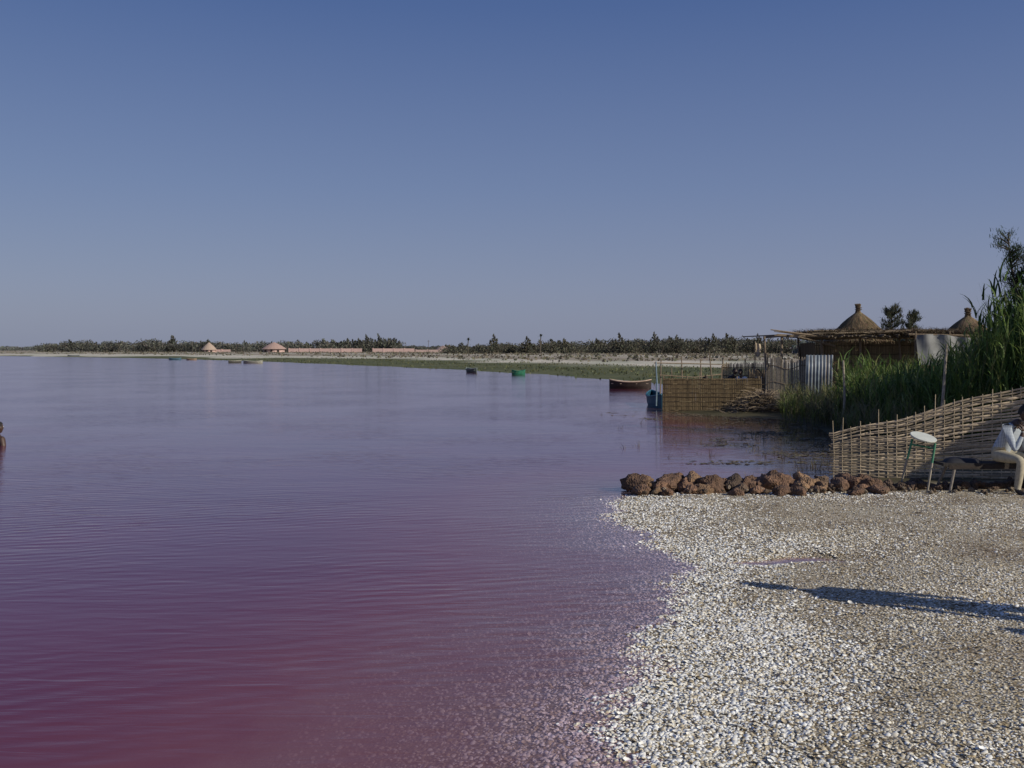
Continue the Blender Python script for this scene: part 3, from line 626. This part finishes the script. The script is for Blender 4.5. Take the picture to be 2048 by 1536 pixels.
# ------------------------------------------------------------------ boats
def boat(name,x,y,rz,L,B,H,hull,rim,inner,z=-.08):
    E=empty(name); R=Matrix.Rotation(rz,3,'Z'); n=22; mb=MB()
    def sec(t,k):
        q=abs(2*t-1); w=B/2*(1-q**2.6)*.96+.02; zz=.18*H*q**3; sheer=H*(1+.28*q**2)
        return [(-w,sheer),(-w*.92,sheer*.5),(-w*.72,zz+.03),(0,zz),(w*.72,zz+.03),(w*.92,sheer*.5),(w,sheer)]
    for i in range(n+1):
        t=i/n
        for (a,b) in sec(t,0):
            v=R@Vector(((t-.5)*L,a,b)); mb.V.append((v.x+x,v.y+y,v.z+z)); mb.C.append(jit(hull,.08))
    for i in range(n):
        for k in range(6): a=i*7+k; mb.F.append((a,a+7,a+8,a+1))
    mb.F.append(tuple(range(7))); mb.F.append(tuple(n*7+k for k in range(7))[::-1])
    o=mb.obj('hull',M_PAINT,E); mo=o.modifiers.new('s','SOLIDIFY'); mo.thickness=.04; mo.offset=1
    mb=MB()
    for side in (0,6):
        pts=[]
        for i in range(n+1):
            t=i/n; a,b=sec(t,0)[side]; v=R@Vector(((t-.5)*L,a,b+.012)); pts.append((v.x+x,v.y+y,v.z+z))
        mb.tube(pts,.028,rim,5)
    mb.obj('gunwale',M_PAINT,E); mb=MB()
    for t in (.1,.32,.62,.88):
        s=sec(t,0); w=s[6][0]*.95; v=R@Vector(((t-.5)*L,0,H*.82)); mb.box((v.x+x,v.y+y,v.z+z),(.22,2*w,.03),inner,rz)
    mb.obj('thwarts',M_PAINT,E)
boat('rowing_boat',5.95,49.5,math.radians(-10),2.1,.85,.42,(.03,.02,.016),(.50,.38,.28),(.5,.38,.28))
boat('rowing_boat',5.08,34.6,math.radians(88),3.4,.62,.46,(.015,.07,.11),(.035,.13,.19),(.1,.2,.25),-.12)
boat('rowing_boat',.5,76,math.radians(20),1.1,.7,.36,(.02,.14,.08),(.04,.20,.12),(.1,.2,.12))
boat('rowing_boat',-3.45,84,math.radians(-60),1.8,.7,.36,(.08,.10,.09),(.35,.4,.37),(.2,.25,.22))
boat('rowing_boat',-36.6,139,math.radians(-5),2.8,1.0,.36,(.30,.30,.24),(.40,.40,.33),(.3,.3,.2))
boat('rowing_boat',-40,142,math.radians(40),2.0,.9,.35,(.08,.08,.07),(.4,.38,.3),(.2,.2,.15))
boat('rowing_boat',-62,181,math.radians(10),2.2,.9,.36,(.05,.11,.15),(.1,.18,.24),(.2,.2,.2))
boat('rowing_boat',-58,178,math.radians(10),1.8,.9,.3,(.22,.16,.11),(.3,.22,.15),(.2,.2,.2))
boat('rowing_boat',-115,258,math.radians(10),3,1,.4,(.08,.09,.1),(.2,.2,.2),(.2,.2,.2))
# ------------------------------------------------------------------ people
SK=mat_plain('skin',(.07,.040,.028),.5,20,.15)
HAIR=mat_plain('hair',(.012,.010,.009),.8,80,.4)
KH=mat_plain('khaki',(.42,.37,.27),.85,30,.2); WH=mat_plain('white_cotton',(.72,.73,.76),.8,15,.15); DK=mat_plain('dark_cloth',(.03,.03,.035),.85,20,.2); SHOE=mat_plain('shoe',(.03,.022,.018),.5); EYE=mat_plain('eye',(.6,.58,.55),.3)
PL,nt=new_mat('plaid_shirt'); tc=N(nt,'ShaderNodeTexCoord')
wa=N(nt,'ShaderNodeTexWave',{'Vector':tc.outputs['Object'],'Scale':16.0,'Distortion':.8},bands_direction='Z'); wb=N(nt,'ShaderNodeTexWave',{'Vector':tc.outputs['Object'],'Scale':16.0,'Distortion':.8},bands_direction='X')
cpl=mixc(nt,'MULTIPLY',1.0,ramp(nt,wa.outputs[0],[(.3,(.34,.38,.43)),(.6,(.52,.55,.58))]),ramp(nt,wb.outputs[0],[(.3,(.72,.76,.8)),(.6,(1,1,1))]))
p=N(nt,'ShaderNodeBsdfPrincipled',{'Base Color':cpl,'Roughness':.85}); out(nt,p.outputs[0])
def skin_mesh(name,verts,edges,radii,root,mats,facemat,parent,sub=2):
    me=bpy.data.meshes.new(name); me.from_pydata(verts,edges,[]); me.update()
    o=bpy.data.objects.new(name+'_tmp',me); COL.objects.link(o)
    o.modifiers.new('skin','SKIN'); 
    sv=me.skin_vertices[0].data if len(me.skin_vertices) else None
    if sv:
        for i,r in enumerate(radii): sv[i].radius=(r,r) if not hasattr(r,'__len__') else r; sv[i].use_root=(i==root)
    else: print('NO SKIN LAYER')
    ss=o.modifiers.new('s','SUBSURF'); ss.levels=sub; ss.render_levels=sub
    dg=bpy.context.evaluated_depsgraph_get(); dg.update(); m2=bpy.data.meshes.new_from_object(o.evaluated_get(dg)); bpy.data.objects.remove(o)
    m2.materials.clear()
    for m in mats: m2.materials.append(m)
    for p in m2.polygons: p.use_smooth=True; p.material_index=facemat(p.center)
    ob=bpy.data.objects.new(name,m2); return link(ob,parent)
def head(c,yaw,pitch,parent,s=1.0,roll=0):
    Rm=Matrix.Rotation(yaw,3,'Z')@Matrix.Rotation(pitch,3,'Y')
    c=Vector(c)
    bm=bmesh.new(); bmesh.ops.create_uvsphere(bm,u_segments=28,v_segments=20,radius=1)
    for v in bm.verts:
        x,y,z=v.co; X=x*.100; Y=y*.076*(1-.22*max(-z,0)); Z=z*.120
        if z<0: X=X*(1-.10*-z)+.012*-z
        if x>.5: X-=.012*(x-.5)
        g=math.exp(-((y)/.16)**2-((z+.12)/.17)**2)*(x>0); X+=.026*g
        g=math.exp(-((abs(y)-.38)/.16)**2-((z-.08)/.12)**2)*(x>0); X-=.010*g
        g=math.exp(-((y)/.3)**2-((z+.48)/.10)**2)*(x>0); X+=.010*g
        g=math.exp(-((y)/.3)**2-((z+.82)/.15)**2)*(x>0); X+=.014*g
        v.co=(X*s,Y*s,Z*s)
    me=bpy.data.meshes.new('head'); bm.to_mesh(me); bm.free()
    for p in me.polygons: p.use_smooth=True
    me.transform(Matrix.Translation(c)@Rm.to_4x4()); me.materials.append(SK); link(bpy.data.objects.new('head',me),parent)
    bm=bmesh.new(); bmesh.ops.create_uvsphere(bm,u_segments=28,v_segments=20,radius=1)
    for v in bm.verts:
        x,y,z=v.co; k=1.06+.02*noise.noise(v.co*9); v.co=Vector((x*.104*k*s,y*.081*k*s,z*.122*k*s))
    dl=[v for v in bm.verts if (v.co.x>.035*s and v.co.z<.06*s) or (v.co.z<-.045*s) or (v.co.x>0 and v.co.z<.0)]
    bmesh.ops.delete(bm,geom=dl,context='VERTS'); me=bpy.data.meshes.new('hair'); bm.to_mesh(me); bm.free()
    for p in me.polygons: p.use_smooth=True
    me.transform(Matrix.Translation(c)@Rm.to_4x4()); me.materials.append(HAIR); link(bpy.data.objects.new('hair',me),parent)
    for sd in (-1,1):
        for nm,pos,sc,mt in (('ear',(0.0,.080*sd,0),(.024,.010,.034),SK),('eye',(.083,.030*sd,.012),(.011,.014,.009),EYE)):
            bm=bmesh.new(); bmesh.ops.create_uvsphere(bm,u_segments=10,v_segments=8,radius=1)
            for v in bm.verts: v.co=Vector((v.co.x*sc[0]+pos[0],v.co.y*sc[1]+pos[1],v.co.z*sc[2]+pos[2]))*s
            me=bpy.data.meshes.new(nm); bm.to_mesh(me); bm.free(); me.transform(Matrix.Translation(c)@Rm.to_4x4()); me.materials.append(mt); link(bpy.data.objects.new(nm,me),parent)
def hand(w,d,nrm,parent,side=1,curl=.5):
    w=Vector(w); d=Vector(d).normalized(); nrm=Vector(nrm); nrm=(nrm-d*nrm.dot(d)).normalized(); s=d.cross(nrm)*side
    V=[w,w+d*.05];E=[(0,1)];Rr=[.024,.030]
    for i,(off,l) in enumerate(((-.030,.068),(-.010,.078),(.011,.072),(.030,.056))):
        b=w+d*.085+s*off; p1=b+(d*math.cos(curl*.6)+nrm*math.sin(curl*.6))*l*.45; p2=p1+(d*math.cos(curl*1.5)+nrm*math.sin(curl*1.5))*l*.32; p3=p2+(d*math.cos(curl*2.3)+nrm*math.sin(curl*2.3))*l*.25
        k=len(V); V+=[b,p1,p2,p3]; E+=[(1,k),(k,k+1),(k+1,k+2),(k+2,k+3)]; Rr+=[.012,.009,.0085,.007]
    k=len(V); t0=w+d*.03-s*.03; t1=t0+(d*.6-s*.6+nrm*.3).normalized()*.035; t2=t1+(d*.8-s*.2+nrm*.4).normalized()*.03; V+=[t0,t1,t2]; E+=[(1,k),(k,k+1),(k+1,k+2)]; Rr+=[.014,.011,.009]
    skin_mesh('hand',[tuple(v) for v in V],E,Rr,0,[SK],lambda c:0,parent,1)
def person(name,J,mats,rule,head_c,yaw,pitch,hands=()):
    E=empty(name); names=list(J); V=[J[n][0] for n in names]; R=[J[n][1] for n in names]; ix={n:i for i,n in enumerate(names)}
    Ed=[(ix[a],ix[b]) for a,b in (('pelvis','waist'),('waist','chest'),('chest','neckb'),('neckb','neck'),('chest','shL'),('shL','elL'),('elL','wrL'),('chest','shR'),('shR','elR'),('elR','wrR'),('pelvis','hipL'),('hipL','knL'),('knL','anL'),('anL','toL'),('pelvis','hipR'),('hipR','knR'),('knR','anR'),('anR','toR'))]
    segs=[(a,b) for a,b in Ed]
    def fm(c):
        best=None;bd=9
        for a,b in segs:
            A=Vector(V[a]);B=Vector(V[b]); t=max(0,min(1,(c-A).dot(B-A)/max((B-A).length_squared,1e-9))); dd=(c-(A+(B-A)*t)).length-.5*(R[a]*(1-t)+R[b]*t)
            if dd<bd: bd=dd;best=(names[a],names[b],t)
        return rule(best)
    skin_mesh('body',V,Ed,R,0,mats,fm,E); head(head_c,yaw,pitch,E)
    for h in hands: hand(*h[:3],E,*h[3:])
    return E
def rule_std(b):
    a,c,t=b
    if c in('toL','toR'): return 3
    if c in('knL','knR','anL','anR','hipL','hipR'): return 1 if not(c[:2]=='an' and t>.93) else 3
    if c=='neck' or (c=='neckb' and t>.8): return 2
    if c in('wrL','wrR'): return 2 if t>.75 else 0
    return 0
def frame(o,yaw):
    fx=Vector((math.cos(yaw),math.sin(yaw),0)); lf=Vector((-math.sin(yaw),math.cos(yaw),0)); o=Vector(o)
    return lambda f,l,z: tuple(o+fx*f+lf*l+Vector((0,0,z)))
def standing(name,o,yaw,mats,arm=.12):
    T=frame(o,yaw)
    J={'pelvis':(T(0,0,.95),.14),'waist':(T(0,0,1.1),.125),'chest':(T(0,0,1.32),.145),'neckb':(T(0,0,1.46),.07),'neck':(T(.01,0,1.54),.055),
     'shL':(T(0,.18,1.41),.065),'elL':(T(-.03,.18+arm,1.13),.046),'wrL':(T(.06,.2+arm,.89),.03),'shR':(T(0,-.18,1.41),.065),'elR':(T(-.03,-.18-arm,1.13),.046),'wrR':(T(.06,-.2-arm,.89),.03),
     'hipL':(T(0,.10,.90),.10),'knL':(T(.03,.14,.50),.065),'anL':(T(0,.16,.09),.045),'toL':(T(.17,.18,.04),.035),'hipR':(T(0,-.10,.90),.10),'knR':(T(.03,-.14,.50),.065),'anR':(T(0,-.16,.09),.045),'toR':(T(.17,-.18,.04),.035)}
    return person(name,J,mats,rule_std,T(.03,0,1.64),yaw,0,[(J['wrL'][0],(0,0,-1),(math.sin(yaw),-math.cos(yaw),0),1),(J['wrR'][0],(0,0,-1),(-math.sin(yaw),math.cos(yaw),0),-1)])
def seated(name,o,yaw,mats,seat=.47,leanf=.1,pose='rest',sc=1.0):
    T0=frame(o,yaw); T=lambda f,l,z:T0(f*sc,l*sc,z)
    s=seat; z=lambda v:s+v*sc
    J={'pelvis':(T(0,0,z(.12)),.135*sc),'waist':(T(.02+leanf*.3,0,z(.25)),.125*sc),'chest':(T(.02+leanf*.9,0,z(.44)),.14*sc),'neckb':(T(.03+leanf*1.35,0,z(.56)),.07*sc),'neck':(T(.06+leanf*1.6,0,z(.63)),.055*sc),
     'shL':(T(.02+leanf*1.2,.17,z(.50)),.065*sc),'shR':(T(.02+leanf*1.2,-.17,z(.50)),.065*sc),
     'hipL':(T(.05,.10,z(.10)),.10*sc),'knL':(T(.42,.16,s+.06),.066*sc),'anL':(T(.38,.17,.10),.048*sc),'toL':(T(.55,.19,.05),.036*sc),
     'hipR':(T(.05,-.10,z(.10)),.10*sc),'knR':(T(.42,-.14,s+.07),.066*sc),'anR':(T(.36,-.15,.10),.048*sc),'toR':(T(.53,-.17,.05),.036*sc)}
    hc=T(.12+leanf*1.75,0,z(.73))
    if pose=='rest':
        J['elL']=(T(.12,.25,z(.25)),.046*sc);J['wrL']=(T(.33,.17,z(.17)),.03*sc);J['elR']=(T(.12,-.25,z(.25)),.046*sc);J['wrR']=(T(.33,-.17,z(.17)),.03*sc)
        hs=[(J['wrL'][0],(math.cos(yaw),math.sin(yaw),-.2),(0,0,-1),1),(J['wrR'][0],(math.cos(yaw),math.sin(yaw),-.2),(0,0,-1),-1)]
        pt=.1
    else:
        J['elR']=(T(.34,-.17,z(.19)),.046*sc); J['wrR']=(T(.38+.02,-.05,z(.46)),.029*sc); J['elL']=(T(.30,.22,z(.19)),.046*sc); J['wrL']=(T(.50,.10,z(.22)),.029*sc)
        hs=[(J['wrR'][0],(-.3*math.cos(yaw),-.3*math.sin(yaw),1),(-math.cos(yaw),-math.sin(yaw),.2),-1,.8),(J['wrL'][0],(math.cos(yaw),math.sin(yaw),-.4),(0,0,-1),1)]
        pt=.35
    order=['pelvis','waist','chest','neckb','neck','shL','elL','wrL','shR','elR','wrR','hipL','knL','anL','toL','hipR','knR','anR','toR']
    J={k:J[k] for k in order}
    return person(name,J,mats,rule_std,hc,yaw,pt,hs)
seated('seated_man',(6.68,13.52,0),math.atan2(-.80,.55),[PL,KH,SK,SHOE],.45,.17,'chin',.95)
seated('seated_person',(8.47,36.2,0),math.radians(-120),[WH,DK,SK,SHOE],.42,.05)
seated('seated_person',(8.15,36.6,0),math.radians(-60),[DK,DK,SK,SHOE],.44,.05)
seated('seated_person',(9.15,36.0,0),math.radians(-140),[WH,DK,SK,SHOE],.42,.08)
seated('seated_person',(6.7,35.0,0),math.radians(-40),[KH,DK,SK,SHOE],.20,.05)
mb=MB(); mb.box((8.6,36.5,.40),(1.9,.32,.05),(.2,.15,.1)); 
for x_ in (7.8,9.4): mb.tube([(x_,36.4,0),(x_,36.4,.38)],.03,(.2,.15,.1),6); mb.tube([(x_,36.6,0),(x_,36.6,.38)],.03,(.2,.15,.1),6)
mb.obj('wooden_bench',M_WOOD)
standing('standing_person',(4.98,6.45,.06),math.radians(150),[WH,KH,SK,SHOE],.03)
standing('standing_person',(6.4,5.0,.06),math.radians(120),[WH,DK,SK,SHOE],.05)
standing('bather',(-10.73,20.5,-1.28),math.radians(60),[SK,DK,SK,SK],.12)
# ------------------------------------------------------------------ bench
E=empty('bench'); mb=MB()
mb.box((6.75,13.55,.425),(1.75,.32,.035),(.035,.03,.027)); mb.box((6.75,13.40,.392),(1.6,.03,.05),(.04,.03,.025)); mb.obj('seat',M_WOOD,E)
mb=MB()
for x_,dxx in ((6.05,-.12),(7.4,.12)):
    for yy,dyy in ((13.43,-.1),(13.67,.1)): mb.tube([(x_,yy,.41),(x_+dxx,yy+dyy,.03)],[.022,.018],(.22,.19,.16),7)
mb.obj('legs',M_WOOD,E)
mb=MB()
for i in range(11):
    for k in range(7):
        u,v=i/10,k/6; hz=.065*(max(math.sin(math.pi*u),0)**.35)*(max(math.sin(math.pi*v),0)**.35)*(1+.2*math.sin(u*8)); mb.V.append((5.95+u*.5,13.45+v*.22,.444+hz)); mb.C.append((.02,.02,.025))
for i in range(10):
    for k in range(6): a=i*7+k; mb.F.append((a,a+7,a+8,a+1))
mb.obj('black_bag',mat_vcol('bagcloth',.6,20,.3),smooth=True)
# ------------------------------------------------------------------ stand with oval disc
E=empty('oval_stand'); mb=MB()
a0,a1=Vector((5.585,13.72,.745)),Vector((5.40,13.72,.0)); b0,b1=Vector((5.83,13.55,.70)),Vector((5.66,13.42,.0))
for p_,q_ in ((a0,a1),(b0,b1)):
    m_=p_.lerp(q_,.38); mb.tube([p_,m_],[.016,.016],(.05,.20,.11),7); mb.tube([m_,q_],[.017,.014],(.30,.26,.2),7)
mb.tube([a0.lerp(a1,.1),b0.lerp(b1,.1)],.013,(.05,.20,.11),6); mb.obj('legs',M_PAINT,E)
bm=bmesh.new(); bmesh.ops.create_cone(bm,cap_ends=True,segments=36,radius1=.165,radius2=.175,depth=.03)
me=bpy.data.meshes.new('disc'); bm.to_mesh(me); bm.free(); me.materials.append(mat_plain('white_plastic',(.58,.59,.52),.4,6,.12))
o=bpy.data.objects.new('disc',me); o.location=(5.70,13.63,.775); o.rotation_euler=(math.radians(20),math.radians(10),0); o.scale=(1.05,.9,1); link(o,E)
mo=o.modifiers.new('b','BEVEL'); mo.width=.008; mo.segments=3
# ------------------------------------------------------------------ light
el=math.radians(27); sd=Vector((.85,-.52,0)).normalized()*math.cos(el)+Vector((0,0,math.sin(el)))
sl=bpy.data.lights.new('sun','SUN'); sl.energy=3.9; sl.angle=math.radians(.5); sl.color=(1,.94,.81)
so=bpy.data.objects.new('sun',sl); so.rotation_euler=sd.to_track_quat('Z','Y').to_euler(); link(so)
w=bpy.data.worlds.new("World"); scene.world=w; w.use_nodes=True; nt=w.node_tree; nt.nodes.clear()
sky=N(nt,'ShaderNodeTexSky'); sky.sky_type='NISHITA'; sky.sun_disc=False; sky.sun_elevation=el; sky.sun_rotation=math.atan2(sd.x,sd.y); sky.air_density=1.0; sky.dust_density=1.5; sky.ozone_density=2.0
tc=N(nt,'ShaderNodeTexCoord'); sx=N(nt,'ShaderNodeSeparateXYZ',{0:tc.outputs['Generated']})
g=ramp(nt,sx.outputs[2],[(0.0,(.255,.285,.40)),(0.06,(.222,.26,.405)),(0.16,(.155,.21,.385)),(0.33,(.067,.122,.31)),(1.0,(.03,.07,.24))])
gs=N(nt,'ShaderNodeVectorMath',{0:g,'Scale':12.5},operation='SCALE')
c=mixc(nt,'MIX',0.8,sky.outputs[0],gs.outputs[0])
bg=N(nt,'ShaderNodeBackground',{'Color':c,'Strength':0.08}); o=nt.nodes.new('ShaderNodeOutputWorld'); nt.links.new(bg.outputs[0],o.inputs[0])
